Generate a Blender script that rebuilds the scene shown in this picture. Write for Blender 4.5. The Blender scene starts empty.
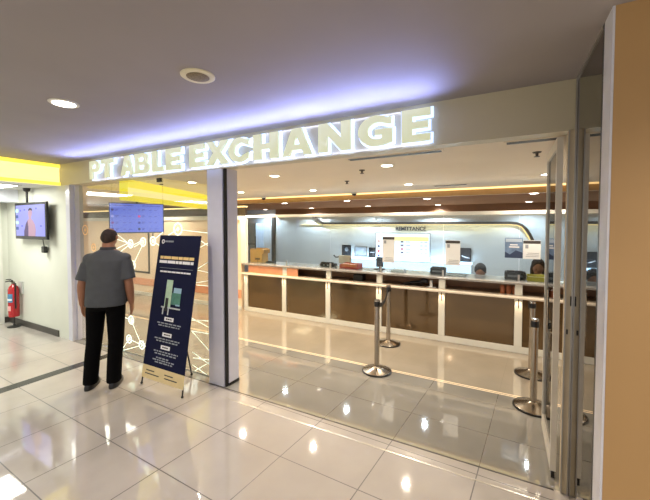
import bpy, bmesh, math, random
from mathutils import Vector, Matrix
random.seed(7)
S = bpy.context.scene
COL = S.collection
R = math.radians
PI = math.pi

# ------------------------------------------------------------------ materials
def lin(c):
    return tuple(((v/255)/12.92 if v/255 <= .04045 else ((v/255+.055)/1.055)**2.4) for v in c)
MATS = {}
def mat(name, rgb=(200, 200, 200), rough=.5, metal=0., emit=0., ergb=None, var=.06, scale=9., coat=0., spec=.5, bump=0.):
    if name in MATS: return MATS[name]
    m = bpy.data.materials.new(name); m.use_nodes = True
    nt = m.node_tree; b = nt.nodes['Principled BSDF']
    c = lin(rgb)
    if var > 0:
        tc = nt.nodes.new('ShaderNodeTexCoord'); nz = nt.nodes.new('ShaderNodeTexNoise'); rp = nt.nodes.new('ShaderNodeValToRGB')
        nz.inputs['Scale'].default_value = scale; nz.inputs['Detail'].default_value = 4
        nt.links.new(tc.outputs['Object'], nz.inputs['Vector']); nt.links.new(nz.outputs['Fac'], rp.inputs['Fac'])
        rp.color_ramp.elements[0].position = .3; rp.color_ramp.elements[1].position = .7
        rp.color_ramp.elements[0].color = tuple(x*(1-var) for x in c)+(1,)
        rp.color_ramp.elements[1].color = tuple(min(1, x*(1+var)) for x in c)+(1,)
        nt.links.new(rp.outputs['Color'], b.inputs['Base Color'])
        if bump:
            bp = nt.nodes.new('ShaderNodeBump'); bp.inputs['Strength'].default_value = bump; bp.inputs['Distance'].default_value = .01
            nt.links.new(nz.outputs['Fac'], bp.inputs['Height']); nt.links.new(bp.outputs['Normal'], b.inputs['Normal'])
    else:
        b.inputs['Base Color'].default_value = c+(1,)
    b.inputs['Roughness'].default_value = rough; b.inputs['Metallic'].default_value = metal
    b.inputs['Coat Weight'].default_value = coat; b.inputs['Coat Roughness'].default_value = .03
    b.inputs['Specular IOR Level'].default_value = spec
    if emit:
        b.inputs['Emission Color'].default_value = lin(ergb or rgb)+(1,); b.inputs['Emission Strength'].default_value = emit
    MATS[name] = m
    return m
def glass_mat(name, tint=(245, 248, 248), refl=1.0, rough=0.0):
    m = bpy.data.materials.new(name); m.use_nodes = True
    nt = m.node_tree; nt.nodes.clear()
    o = nt.nodes.new('ShaderNodeOutputMaterial'); t = nt.nodes.new('ShaderNodeBsdfTransparent'); g = nt.nodes.new('ShaderNodeBsdfGlossy')
    mx = nt.nodes.new('ShaderNodeMixShader'); fr = nt.nodes.new('ShaderNodeLayerWeight'); mu = nt.nodes.new('ShaderNodeMapRange')
    pw = nt.nodes.new('ShaderNodeMath'); pw.operation = 'POWER'; pw.inputs[1].default_value = 4.5     # thin-pane reflectance against viewing angle
    mu.inputs['To Min'].default_value = .045*refl; mu.inputs['To Max'].default_value = .9; fr.inputs['Blend'].default_value = .5
    t.inputs['Color'].default_value = lin(tint)+(1,); g.inputs['Roughness'].default_value = rough
    nt.links.new(fr.outputs['Facing'], pw.inputs[0]); nt.links.new(pw.outputs[0], mu.inputs['Value']); nt.links.new(mu.outputs[0], mx.inputs[0])
    nt.links.new(t.outputs[0], mx.inputs[1]); nt.links.new(g.outputs[0], mx.inputs[2]); nt.links.new(mx.outputs[0], o.inputs[0])
    return m
def floor_mat(name, ca, cb, cj, jw=.0026, ior=2.1):
    m = bpy.data.materials.new(name); m.use_nodes = True
    nt = m.node_tree; b = nt.nodes['Principled BSDF']; N = nt.nodes.new; K = nt.links.new
    def math_(op, a, bb=None, c=None):
        n = N('ShaderNodeMath'); n.operation = op
        for i, v in enumerate((a, bb, c)):
            if v is None: continue
            if isinstance(v, (int, float)): n.inputs[i].default_value = v
            else: K(v, n.inputs[i])
        return n.outputs[0]
    tc = N('ShaderNodeTexCoord'); sp = N('ShaderNodeSeparateXYZ'); K(tc.outputs['Object'], sp.inputs[0])
    x, y = sp.outputs['X'], sp.outputs['Y']
    v = math_('ADD', y, math_('MULTIPLY', math_('ADD', x, 1.4), .03))
    u = math_('SUBTRACT', x, math_('MULTIPLY', math_('SUBTRACT', y, 2.5), .085))
    def line(c, o, s, w):
        f = math_('FRACT', math_('DIVIDE', math_('SUBTRACT', c, o), s))
        d = math_('ABSOLUTE', math_('SUBTRACT', f, .5))
        return math_('GREATER_THAN', d, .5-w/s)
    ln = math_('MAXIMUM', line(u, -3.255, .623, jw), line(v, .92, .525, jw))
    nz = N('ShaderNodeTexNoise'); nz.inputs['Scale'].default_value = 2.2; nz.inputs['Detail'].default_value = 6; K(tc.outputs['Object'], nz.inputs['Vector'])
    rp = N('ShaderNodeValToRGB'); K(nz.outputs['Fac'], rp.inputs['Fac'])
    rp.color_ramp.elements[0].position = .35; rp.color_ramp.elements[0].color = lin(ca)+(1,)
    rp.color_ramp.elements[1].position = .68; rp.color_ramp.elements[1].color = lin(cb)+(1,)
    mx = N('ShaderNodeMix'); mx.data_type = 'RGBA'; K(ln, mx.inputs[0]); K(rp.outputs[0], mx.inputs[6]); mx.inputs[7].default_value = lin(cj)+(1,)
    K(mx.outputs[2], b.inputs['Base Color'])
    b.inputs['Roughness'].default_value = .07; b.inputs['IOR'].default_value = ior
    K(math_('ADD', math_('MULTIPLY', ln, .4 if jw > .003 else .0), .04), b.inputs['Roughness'])
    return m

# ------------------------------------------------------------------ mesh builder
class MB:
    def __init__(s): s.v = []; s.f = []
    def add(s, vs, fs):
        n = len(s.v); s.v += [tuple(p) for p in vs]; s.f += [tuple(i+n for i in f) for f in fs]; return s
    def box(s, x0, y0, z0, x1, y1, z1, bev=0.):
        x0, x1 = sorted((x0, x1)); y0, y1 = sorted((y0, y1)); z0, z1 = sorted((z0, z1))
        if bev > 0:
            bm = bmesh.new(); bmesh.ops.create_cube(bm, size=1)
            for v in bm.verts: v.co = Vector(((x0+x1)/2+v.co.x*(x1-x0), (y0+y1)/2+v.co.y*(y1-y0), (z0+z1)/2+v.co.z*(z1-z0)))
            bev = min(bev, .45*min(x1-x0, y1-y0, z1-z0))
            bmesh.ops.bevel(bm, geom=list(bm.edges), offset=bev, segments=2, profile=.5, affect='EDGES')
            bm.verts.index_update()
            s.add([v.co.copy() for v in bm.verts], [[v.index for v in f.verts] for f in bm.faces]); bm.free(); return s
        vs = [(x0, y0, z0), (x1, y0, z0), (x1, y1, z0), (x0, y1, z0), (x0, y0, z1), (x1, y0, z1), (x1, y1, z1), (x0, y1, z1)]
        return s.add(vs, [(0, 3, 2, 1), (4, 5, 6, 7), (0, 1, 5, 4), (1, 2, 6, 5), (2, 3, 7, 6), (3, 0, 4, 7)])
    def lathe(s, prof, cx=0, cy=0, n=32):
        vs = []; fs = []
        for (r, z) in prof:
            for k in range(n): a = 2*PI*k/n; vs.append((cx+r*math.cos(a), cy+r*math.sin(a), z))
        for i in range(len(prof)-1):
            for k in range(n): fs.append((i*n+k, i*n+(k+1) % n, (i+1)*n+(k+1) % n, (i+1)*n+k))
        fs.append(tuple(range(n-1, -1, -1))); fs.append(tuple((len(prof)-1)*n+k for k in range(n)))
        return s.add(vs, fs)
    def tube(s, pts, rad, n=12, flat=1.0, side=None):
        """swept tube; rad scalar/list; flat squeezes second axis; side = reference side vector"""
        pts = [Vector(p) for p in pts]
        if not hasattr(rad, '__len__'): rad = [rad]*len(pts)
        vs = []; fs = []
        for i, p in enumerate(pts):
            t = (pts[min(i+1, len(pts)-1)]-pts[max(i-1, 0)]).normalized()
            ref = Vector(side) if side else (Vector((0, 0, 1)) if abs(t.z) < .9 else Vector((1, 0, 0)))
            a = (ref-t*ref.dot(t)).normalized(); b = t.cross(a)
            r = rad[i]; ra, rb = r if hasattr(r, '__len__') else (r, r*flat)
            for k in range(n):
                g = 2*PI*k/n; vs.append(p+a*ra*math.cos(g)+b*rb*math.sin(g))
        for i in range(len(pts)-1):
            for k in range(n): fs.append((i*n+k, i*n+(k+1) % n, (i+1)*n+(k+1) % n, (i+1)*n+k))
        fs.append(tuple(range(n-1, -1, -1))); fs.append(tuple((len(pts)-1)*n+k for k in range(n)))
        return s.add(vs, fs)
    def ell(s, c, r, n=20, m=12):
        c = Vector(c); vs = []; fs = []
        for i in range(1, m):
            th = PI*i/m
            for k in range(n):
                a = 2*PI*k/n; vs.append((c.x+r[0]*math.sin(th)*math.cos(a), c.y+r[1]*math.sin(th)*math.sin(a), c.z-r[2]*math.cos(th)))
        b0 = len(vs); vs.append((c.x, c.y, c.z-r[2])); vs.append((c.x, c.y, c.z+r[2]))
        for i in range(m-2):
            for k in range(n): fs.append((i*n+k, i*n+(k+1) % n, (i+1)*n+(k+1) % n, (i+1)*n+k))
        for k in range(n): fs.append((b0, (k+1) % n, k)); fs.append((b0+1, (m-2)*n+k, (m-2)*n+(k+1) % n))
        return s.add(vs, fs)
    def loft(s, rings, n=28, p=2.3):
        """rings: (cx, cy, z, rx, ry) superellipse sections"""
        vs = []; fs = []
        for (cx, cy, z, rx, ry) in rings:
            for k in range(n):
                a = 2*PI*k/n; ca, sa = math.cos(a), math.sin(a)
                vs.append((cx+rx*math.copysign(abs(ca)**(2/p), ca), cy+ry*math.copysign(abs(sa)**(2/p), sa), z))
        for i in range(len(rings)-1):
            for k in range(n): fs.append((i*n+k, i*n+(k+1) % n, (i+1)*n+(k+1) % n, (i+1)*n+k))
        fs.append(tuple(range(n-1, -1, -1))); fs.append(tuple((len(rings)-1)*n+k for k in range(n)))
        return s.add(vs, fs)
    def prism(s, poly, axis, a0, a1):
        """extrude 2-D polygon; axis 'y': (x,z) polygon from y=a0..a1 ; 'x': (y,z) ; 'z': (x,y)"""
        def P(u, v, w): return {'y': (u, w, v), 'x': (w, u, v), 'z': (u, v, w)}[axis]
        n = len(poly)
        vs = [P(u, v, a0) for u, v in poly]+[P(u, v, a1) for u, v in poly]
        fs = [tuple(range(n)), tuple(range(2*n-1, n-1, -1))]+[(i, (i+1) % n, n+(i+1) % n, n+i) for i in range(n)]
        return s.add(vs, fs)
    def disc(s, cx, cz, y0, y1, r, n=20, axis='y'):
        return s.prism([(cx+r*math.cos(2*PI*k/n), cz+r*math.sin(2*PI*k/n)) for k in range(n)], axis, y0, y1)
    def xf(s, M):
        s.v = [tuple(M @ Vector(p)) for p in s.v]; return s
    def build(s, name, m, parent=None, smooth=False, local=False, origin=None, remesh=0., sm=0, angle=40):
        me = bpy.data.meshes.new(name)
        off = Vector((0, 0, 0))
        if parent is not None and not local: off = wl(parent)
        o = bpy.data.objects.new(name, me)
        if parent is None:
            if origin is None:
                xs = [p[0] for p in s.v]; ys = [p[1] for p in s.v]; zs = [p[2] for p in s.v]
                origin = ((min(xs)+max(xs))/2, (min(ys)+max(ys))/2, min(zs))
            off = Vector(origin); o.location = off
        me.from_pydata([tuple(Vector(p)-off) for p in s.v], [], s.f); me.validate()
        bm = bmesh.new(); bm.from_mesh(me); bmesh.ops.recalc_face_normals(bm, faces=bm.faces); bm.to_mesh(me); bm.free()
        COL.objects.link(o)
        if remesh:
            md = o.modifiers.new('r', 'REMESH'); md.mode = 'VOXEL'; md.voxel_size = remesh
            if sm: sd = o.modifiers.new('s', 'SMOOTH'); sd.factor = .5; sd.iterations = sm
            dg = bpy.context.evaluated_depsgraph_get(); dg.update()
            nm = bpy.data.meshes.new_from_object(o.evaluated_get(dg)); nm.name = name
            o.modifiers.clear(); o.data = nm; me = nm; smooth = True; angle = 180
        me.materials.clear(); me.materials.append(m)
        if smooth:
            me.polygons.foreach_set('use_smooth', [True]*len(me.polygons))
            if angle < 180:
                try: me.set_sharp_from_angle(angle=R(angle))
                except Exception: pass
        if parent is not None: o.parent = parent
        me.update()
        return o
def wl(o):
    p = Vector((0, 0, 0))
    while o is not None: p += Vector(o.location); o = o.parent
    return p
def thing(name, label, cat, loc=(0, 0, 0), rz=0., group=None):
    o = bpy.data.objects.new(name, None); COL.objects.link(o); o.empty_display_size = .1
    o.location = loc; o.rotation_euler = (0, 0, rz); return tag(o, label, cat, group)
def tag(o, label, cat, group=None):
    o['label'] = label; o['category'] = cat
    if group: o['group'] = group
    return o
def struct(name, mb, m, **k):
    o = mb.build(name, m, origin=(0, 0, 0), **k); o['kind'] = 'structure'; return o
def dup(o, loc=None, rz=None, label=None, parent=None):
    c = o.copy(); COL.objects.link(c)
    if parent is not None: c.parent = parent
    if loc is not None: c.location = loc
    if rz is not None: c.rotation_euler = (0, 0, rz)
    if label: c['label'] = label
    for ch in list(o.children): dup(ch, parent=c)
    return c
def text_mesh(body, size, name, m, parent, loc, rot=(R(90), 0, 0), ext=.004, bold=0., align='CENTER'):
    cu = bpy.data.curves.new(name, 'FONT'); cu.body = body; cu.size = size; cu.extrude = ext; cu.offset = bold; cu.align_x = align
    t = bpy.data.objects.new(name+'_t', cu); COL.objects.link(t)
    dg = bpy.context.evaluated_depsgraph_get(); dg.update()
    me = bpy.data.meshes.new_from_object(t.evaluated_get(dg)); me.name = name
    bpy.data.objects.remove(t)
    o = bpy.data.objects.new(name, me); COL.objects.link(o); me.materials.clear(); me.materials.append(m)
    o.parent = parent; o.location = Vector(loc)-(wl(parent) if parent else Vector((0, 0, 0))); o.rotation_euler = rot
    return o
def lamp(name, kind, loc, power, rgb=(255, 240, 215), rot=(0, 0, 0), **k):
    d = bpy.data.lights.new(name, kind); d.energy = power; d.color = lin(rgb)
    for a, v in k.items(): setattr(d, a, v)
    o = bpy.data.objects.new(name, d); o.location = loc; o.rotation_euler = rot; COL.objects.link(o); return o

# palette
WHITE = mat('white_paint', (222, 222, 214), .55, var=.03, scale=3)
WALLP = mat('wall_paint', (214, 216, 205), .6, var=.03, scale=2)
CEILX = mat('mall_ceiling_paint', (150, 142, 138), .7, var=.04, scale=2)
HEAD = mat('header_panel', (194, 184, 156), .35, var=.03, scale=2)
CEILI = mat('shop_ceiling_paint', (232, 220, 200), .7, var=.02, scale=2)
BACKW = mat('cool_white_wall', (216, 223, 226), .45, var=.03, scale=1.5)
BLACK = mat('black_plastic', (18, 18, 20), .35, var=.1)
DARKM = mat('dark_metal', (48, 46, 46), .35, .6)
STEEL = mat('brushed_steel', (170, 160, 148), .22, 1., var=.05, scale=40)
ALU = mat('aluminium', (190, 186, 180), .3, .8, var=.03)
PLIL = mat('pillar_cladding', (206, 206, 220), .3, var=.03, coat=.3)
BRONZE = mat('bronze_glass', (112, 92, 66), .1, .65, var=.05, scale=2, coat=.3)
BROWNC = mat('brown_ceiling_board', (146, 106, 72), .85, spec=.1, var=.08, scale=3)
GOLD = mat('gold_edge', (190, 152, 102), .3, .4, var=.06)
SALMON = mat('salmon_laminate', (226, 160, 122), .4)
CREAM = mat('cream_laminate', (236, 214, 186), .4, var=.03, scale=2)
STONE = mat('grey_stone_top', (150, 146, 142), .15, var=.12, scale=25)
DKBRN = mat('dark_brown_lining', (62, 46, 38), .5)
ORANGE = mat('ochre_column', (178, 140, 90), .45, var=.06, scale=1.2)
BASEB = mat('charcoal_skirting', (66, 62, 58), .4)
STRIPB = mat('black_granite', (40, 38, 38), .15, var=.2, scale=60)
LEDW = mat('led_white', (255, 250, 240), emit=14, ergb=(255, 246, 232), var=0)
LEDC = mat('led_warm', (255, 225, 160), emit=1.3, ergb=(255, 224, 160), var=0)
GLASS = glass_mat('clear_glass', (236, 242, 242), 1.0)
GLASSF = glass_mat('storefront_glass', (244, 246, 244), 1.6)
GLASSD = glass_mat('smoked_glass', (66, 60, 54), 1.2)
MIRROR = mat('dark_mirror_cladding', (104, 98, 92), .02, 1., var=0)
FLOOR = floor_mat('polished_tile', (180, 173, 166), (192, 185, 178), (50, 42, 38), .0036)
FLOORS = floor_mat('grey_shop_tile', (138, 136, 130), (148, 146, 139), (92, 88, 82), .002, 2.6)
FLOORB = floor_mat('beige_shop_tile', (158, 149, 134), (166, 157, 142), (154, 145, 130), .002, 2.7)
PRINTW = mat('white_print', (235, 235, 238), .6, var=0)
SHEETW = mat('white_sheet', (232, 234, 236), .5, var=.02)

# ------------------------------------------------------------------ setting
YF = 2.55          # storefront plane
ZH, ZC, ZI = 2.28, 2.59, 2.31
struct('floor', MB().box(-8.2, -4.5, -.1, 3.2, YF, 0), FLOOR)
struct('floor_shop', MB().box(-11, YF, -.1, 3.2, 3.78, 0), FLOORS)
struct('floor_counter', MB().box(-11, 3.78, -.1, 3.2, 9.2, 0), FLOORB)
struct('trim_18', MB().box(-10.88, 3.755, 0, 3.1, 3.768, .0012).box(-10.88, 3.785, 0, 3.1, 3.80, .0012), mat('pale_double_line', (250, 226, 190), .25, var=0))  # pale double line where the grey tile meets the beige
struct('ceiling', MB().box(-5.83, -4.5, ZC, 3.2, YF+.02, ZC+.1), CEILX)
struct('ceiling_side_passage', MB().box(-8.2, -4.5, ZH, -5.86, YF+.02, ZH+.1), WHITE)
struct('ceiling_shop', MB().box(-11, YF+.12, ZI, 3.2, 6.12, ZI+.1), CEILI)
struct('trim_1', MB().box(-5.86, YF, ZH, .37, YF+.12, ZC+.1), HEAD)           # header beam over the opening
struct('trim_2', MB().box(-5.86, -4.5, ZH, -5.83, YF-.001, ZC+.1), mat('glowing_yellow_fascia', (250, 240, 180), .5, emit=1.0, ergb=(255, 240, 160), var=0))
m3 = MB().box(-5.828, -4.5, ZH, -5.80, YF-.001, ZH+.045).box(-5.828, -4.5, ZC-.05, -5.80, YF-.001, ZC-.002)
struct('trim_3', m3, mat('yellow_edge_strip', (250, 228, 60), .4, emit=.9, ergb=(255, 238, 100), var=0))
struct('wall_front', MB().box(-7.86, YF, 0, -5.66, YF+.14, ZH), WALLP)
struct('wall_left', MB().box(-7.8, -4.5, 0, -7.66, YF, ZH+.1), WALLP)
struct('baseboard_front', MB().box(-7.66, YF-.016, 0, -5.95, YF, .095, .003), BASEB)
struct('baseboard_left', MB().box(-7.66, 2.47, 0, -7.644, YF-.017, .095, .003).box(-7.66, -4.4, 0, -7.644, 1.36, .095, .003), BASEB)
struct('trim_4', MB().box(-7.66, 1.0, 2.08, -7.2, YF-.001, ZH), mat('pale_bulkhead', (226, 230, 240), .5))
# white door in the left wall
d1 = struct('door_1', MB().box(-7.67, 1.5, 0, -7.63, 2.38, 2.0, .004), WHITE)
df = MB().box(-7.66, 2.38, 0, -7.61, 2.46, 2.06).box(-7.66, 1.42, 0, -7.61, 1.5, 2.06).box(-7.66, 1.5, 2.0, -7.61, 2.38, 2.06)
df.build('door_frame', WHITE, d1)
MB().box(-7.632, 1.62, .2, -7.622, 2.26, .95, .003).box(-7.632, 1.62, 1.08, -7.622, 2.26, 1.86, .003).build('door_panel', WHITE, d1)
MB().tube([(-7.63, 1.58, 1.0), (-7.58, 1.58, 1.0), (-7.58, 1.70, 1.0)], .011).build('handle', STEEL, d1, True)
# jamb pilaster at the left end of the opening, frames, pillar
jb = struct('trim_5', MB().box(-5.66, YF-.004, 0, -5.555, YF+.055, ZH).box(-5.66, YF+.0555, 0, -5.53, YF+.16, ZH), PLIL)
pil = struct('trim_6', MB().box(-2.79, YF+.01, 0, -2.575, YF+.2, ZH+.01), PLIL)
MB().box(-2.574, YF+.025, .0, -2.552, YF+.055, ZH).build('shadow_gap', BLACK, pil)
MB().box(-2.574, YF+.056, .0, -2.545, YF+.2, ZH).build('side_cladding', PLIL, pil)
MB().box(-2.60, YF+.056, .0, -2.54, YF+.205, .03).build('foot_plate', DARKM, pil)
# right column: ochre face, pale corner strip, dark mirror cladding on its flank
XM = .375
oc = struct('wall_right', MB().box(XM+.0065, 1.785, 0, 1.7, YF+.3, ZC+.05), ORANGE)
MB().box(XM-.002, 1.785, 0, XM+.006, 1.915, ZC).build('corner_strip', mat('pale_corner_strip', (206, 204, 210), .45), oc)
MB().box(XM, 1.935, 0, XM+.006, YF+.02, ZC).build('mirror_cladding', MIRROR, oc)
MB().box(XM-.003, 1.915, 0, XM+.006, 1.935, ZC).build('black_edge', BLACK, oc)
MB().box(XM-.006, 1.935, ZC-.012, XM, YF, ZC).build('top_trim', ALU, oc)
# door post beside the column
post = struct('trim_7', MB().box(.337, YF-.012, 0, .372, YF+.07, ZH, .003), mat('beige_metal_frame', (206, 190, 160), .35, .3))
MB().box(.333, YF-.02, 0, .340, YF-.008, ZH).box(.366, YF-.02, 0, .374, YF-.008, ZC).build('edge_bead', ALU, post)
MB().box(.345, YF-.016, 1.02, .353, YF-.01, 1.05).box(.36, YF-.026, 1.20, .366, YF-.018, 1.26).build('strike_plate', DARKM, post)
# open framed glass door leaf, swung into the shop
dl = struct('door_2', MB().box(.290, 2.66, .05, .324, 2.69, 2.27).box(.290, 3.23, .05, .324, 3.26, 2.27).box(.290, 2.69, .05, .324, 3.23, .15).box(.290, 2.69, 2.20, .324, 3.23, 2.27), mat('pale_door_frame', (214, 208, 196), .35, .2))
MB().box(.302, 2.69, .15, .312, 3.23, 2.20).build('glass_pane', GLASSD, dl)
MB().box(.297, 2.665, .0, .317, 2.688, .05).build('floor_pivot', DARKM, dl)
MB().tube([(.302, 2.78, .95), (.27, 2.78, .95), (.27, 2.78, 1.25), (.302, 2.78, 1.25)], .007).build('pull_handle', STEEL, dl, True)
# threshold tracks and the black inlay strip
struct('trim_8', MB().box(-2.5, 2.395, 0, .30, 2.407, .002), mat('bright_track', (236, 228, 214), .2, .5))
struct('trim_9', MB().box(-5.55, YF-.012, 0, .30, YF+.0, .0016), mat('dark_joint', (60, 54, 50), .5))
struct('trim_10', MB().box(-4.60, -4.5, 0, -4.46, YF-.013, .0015), STRIPB)
# storefront glass panes with frosted network decals
LINES = [((130.5,243.8),(120,252)),((113,238),(130.5,243.8)),((143,240),(131,246)),((143,244),(133,265)),((130,242),(112,251)),
 ((177.8,229),(167,236)),((181,230),(208,233)),((198,239),(213,249)),((199,248),(213,240)),((197,269),(213,259)),((196,270),(213,273.5)),
 ((195,283),(213,280)),((196,285),(213,286.5)),((191.5,318),(210,328)),((191,320),(210,321)),((191.5,331),(210,334)),((191.5,331),(210,351.5)),
 ((192.5,352),(210,365)),((193,358),(210,360)),((192.5,365),(210,377)),((194.5,371),(210,362)),
 ((131,320),(141,344)),((129,339),(141.6,345)),((129,339),(121,351)),((121,351),(139,346)),((119,315),(131,320)),((148,347),(141,345)),
 ((131,323),(133,320)),((152.8,241),(163,248)),((143.4,241),(134,247)),((131.5,246),(118,235)),((155,239),(163,232))]
RINGS = [(130.5,243.8,3.4),(143,242,3.6),(132.7,265,3),(177.8,229,4.2),(152.8,241,3.4),(131,320,3),(129,339,3.2),(141.6,345,3.4),(149,347,3)]
GRINGS = [(85,230,4.2),(93.5,247.5,3.4)]
CYAW, CP = R(28.2), R(1.9)
FW = Vector((-math.sin(CYAW)*math.cos(CP), math.cos(CYAW)*math.cos(CP), -math.sin(CP))); RT = Vector((math.cos(CYAW), math.sin(CYAW), 0)); UP = RT.cross(FW)
CAM = Vector((0, 0, 1.70)); FPX = 336.
def onY(x, y, Y):
    r = FW+RT*((x-325)/FPX)-UP*((y-236)/FPX); return CAM+r*(Y/r.y)
def onZ(x, y, Z):
    r = FW+RT*((x-325)/FPX)-UP*((y-236)/FPX); return CAM+r*((Z-1.7)/r.z)
YG = 2.66
edges = [-5.53, -4.715, -3.655, -2.80]
def film(name, c):
    m = mat(name, c, .6, var=0); nt = m.node_tree; t = nt.nodes.new('ShaderNodeBsdfTranslucent'); t.inputs['Color'].default_value = lin(c)+(1,)
    a = nt.nodes.new('ShaderNodeAddShader'); o = nt.nodes['Material Output']
    nt.links.new(nt.nodes['Principled BSDF'].outputs[0], a.inputs[0]); nt.links.new(t.outputs[0], a.inputs[1]); nt.links.new(a.outputs[0], o.inputs[0]); return m
DECAL = film('frosted_decal', (226, 236, 236))
DECALG = film('gold_decal', (190, 164, 116))
for i in range(3):
    x0, x1 = edges[i]+.003, edges[i+1]-.003
    w = struct('window_%d' % (i+1), MB().box(x0, YG, .012, x1, YG+.01, ZH-.004), GLASSF)
    MB().box(x0, YG-.004, 0, x1, YG+.014, .012).build('bottom_rail', ALU, w)
    lm = MB(); gm = MB()
    for a, b in LINES:
        p, q = onY(*a, YG-.002), onY(*b, YG-.002)
        if x0 < (p.x+q.x)/2 < x1:
            d = (q-p).normalized(); n = Vector((-d.z, 0, d.x))*.0032
            lm.prism([((p+n).x, (p+n).z), ((q+n).x, (q+n).z), ((q-n).x, (q-n).z), ((p-n).x, (p-n).z)], 'y', YG-.0022, YG-.0004)
    for lst, tgt in ((RINGS, lm), (GRINGS, gm)):
        for cx, cy, r in lst:
            c = onY(cx, cy, YG-.002)
            if x0 < c.x < x1:
                rr = .075 if r > 4 else .058
                n = 24
                for k in range(n):
                    a0, a1 = 2*PI*k/n, 2*PI*(k+1)/n
                    q = [(c.x+rr*math.cos(a0), c.z+rr*math.sin(a0)), (c.x+rr*math.cos(a1), c.z+rr*math.sin(a1)), (c.x+(rr-.014)*math.cos(a1), c.z+(rr-.014)*math.sin(a1)), (c.x+(rr-.014)*math.cos(a0), c.z+(rr-.014)*math.sin(a0))]
                    tgt.prism(q, 'y', YG-.0022, YG-.0004)
                tgt.box(c.x-.008, YG-.0022, c.z-.024, c.x+.008, YG-.0004, c.z+.024)
                tgt.box(c.x-.03, YG-.0022, c.z-.004, c.x+.03, YG-.0004, c.z+.004)
    if lm.v: lm.build('network_decal', DECAL, w)
    if gm.v: gm.build('ring_decal', DECALG, w)
    if i == 1:
        MB().box(x1-.09, YG-.008, ZH-.06, x1-.02, YG+.018, ZH-.012).build('patch_fitting', BLACK, w)
        MB().box(x1-.04, YG-.006, ZH-.095, x1+.0, YG+.016, ZH-.085).build('patch_arm', DARKM, w)
    if i == 2:
        c = onY(211, 252, YG); MB().box(c.x-.03, YG-.014, c.z-.04, c.x+.02, YG+.024, c.z+.04, .004).build('lock', BLACK, w)
# interior shell
YB = 9.0
struct('wall_back', MB().box(-11, YB, 0, 3.2, YB+.12, 2.4), BACKW)
struct('wall_shop_right', MB().box(3.1, YF+.3, 0, 3.2, YB, 2.45), BACKW)
struct('wall_shop_left', MB().box(-11, YF+.14, 0, -10.88, YB, 2.45), CREAM)
struct('ceiling_staff', MB().box(-10.88, 6.12, 2.2, 3.1, YB-.001, 2.26), BROWNC)
struct('trim_11', MB().box(-10.88, 6.06, 2.19, 3.1, 6.119, ZI), GOLD)
struct('trim_12', MB().box(-10.88, 6.03, 2.285, 3.1, 6.058, ZI-.001), LEDC)
struct('trim_13', MB().box(-6.6, YB-.10, 1.99, 3.1, YB-.002, 2.2), mat('brown_bulkhead', (140, 100, 68), .4))
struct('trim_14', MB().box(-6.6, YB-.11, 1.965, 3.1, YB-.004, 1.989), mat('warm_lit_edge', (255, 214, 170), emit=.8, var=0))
struct('trim_15', MB().box(-6.80, YB-.06, 0, -6.68, YB-.001, 2.0), BASEB)       # dark corner post
# back wall lit contour line: rises at the left, straight, rounded down at the right
pth = [(-5.35, 2.03), (-4.86, 1.745), (.1, 1.75), (.24, 1.735), (.34, 1.69), (.43, 1.60), (.50, 1.48), (.56, 1.34)]
def ribbon(pts, w, dz, y0, y1):
    mb = MB()
    for (a, b), (c, d) in zip(pts[:-1], pts[1:]):
        v = Vector((c-a, d-b)).normalized(); n = Vector((-v.y, v.x))*w; e = v*w*.4
        mb.prism([(a-e.x+n.x, b-e.y+n.y+dz), (c+e.x+n.x, d+e.y+n.y+dz), (c+e.x-n.x, d+e.y-n.y+dz), (a-e.x-n.x, b-e.y-n.y+dz)], 'y', y0, y1)
    return mb
cv = struct('trim_16', ribbon(pth, .028, 0, YB-.09, YB-.001), mat('dark_contour_trim', (74, 64, 56), .4))
ribbon([(a-(.035 if i > 3 else 0), b-.045) for i, (a, b) in enumerate(pth[1:])], .010, 0, YB-.05, YB-.002).build('light_strip', LEDC, cv)
MB().prism([(-5.7, 1.70), (-4.9, 1.70), (-5.3, 1.76)], 'y', YB-.05, YB-.002).build('lit_wedge', LEDC, cv)
# cream partition that carries on from the counter line to the left
pt = struct('wall_partition', MB().box(-10.88, 5.10, .0, -4.63, 5.2, 1.80), CREAM)
MB().box(-10.88, 5.06, 1.80, -4.63, 5.22, 1.88).build('head_rail', WHITE, pt)
MB().box(-10.88, 5.09, .23, -4.63, 5.1, .40).build('salmon_band', SALMON, pt)
MB().box(-10.88, 5.07, .0, -4.63, 5.1, .07).build('plinth', WHITE, pt)
MB().box(-7.55, 5.085, .55, -7.50, 5.1, 1.75).box(-8.6, 5.085, .53, -7.50, 5.1, .57).build('dark_panel_frame', DKBRN, pt)
MB().box(-10.88, 5.3, 1.90, -4.7, 5.36, 2.06).build('dark_beam', mat('dark_beam', (84, 70, 56), .4), pt)
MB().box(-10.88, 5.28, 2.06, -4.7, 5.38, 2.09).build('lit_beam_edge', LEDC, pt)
# yellow soffit's reflection in the glass, imitated by an added glowing prism inside
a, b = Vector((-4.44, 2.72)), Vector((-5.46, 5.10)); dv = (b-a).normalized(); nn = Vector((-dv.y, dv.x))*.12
yrefl = struct('soffit_reflection', MB().prism([tuple(a), tuple(b), tuple(b+nn), tuple(a+nn)], 'z', 2.03, ZI), mat('glowing_soffit_reflection', (236, 226, 70), .5, emit=.62, ergb=(255, 236, 60), var=0))
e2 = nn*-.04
MB().prism([tuple(a+e2), tuple(b+e2), tuple(b), tuple(a)], 'z', 2.10, 2.20).build('reflection_pale_band', mat('pale_reflection_glow', (248, 240, 160), .5, emit=.7, ergb=(255, 242, 170), var=0), yrefl)

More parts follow.
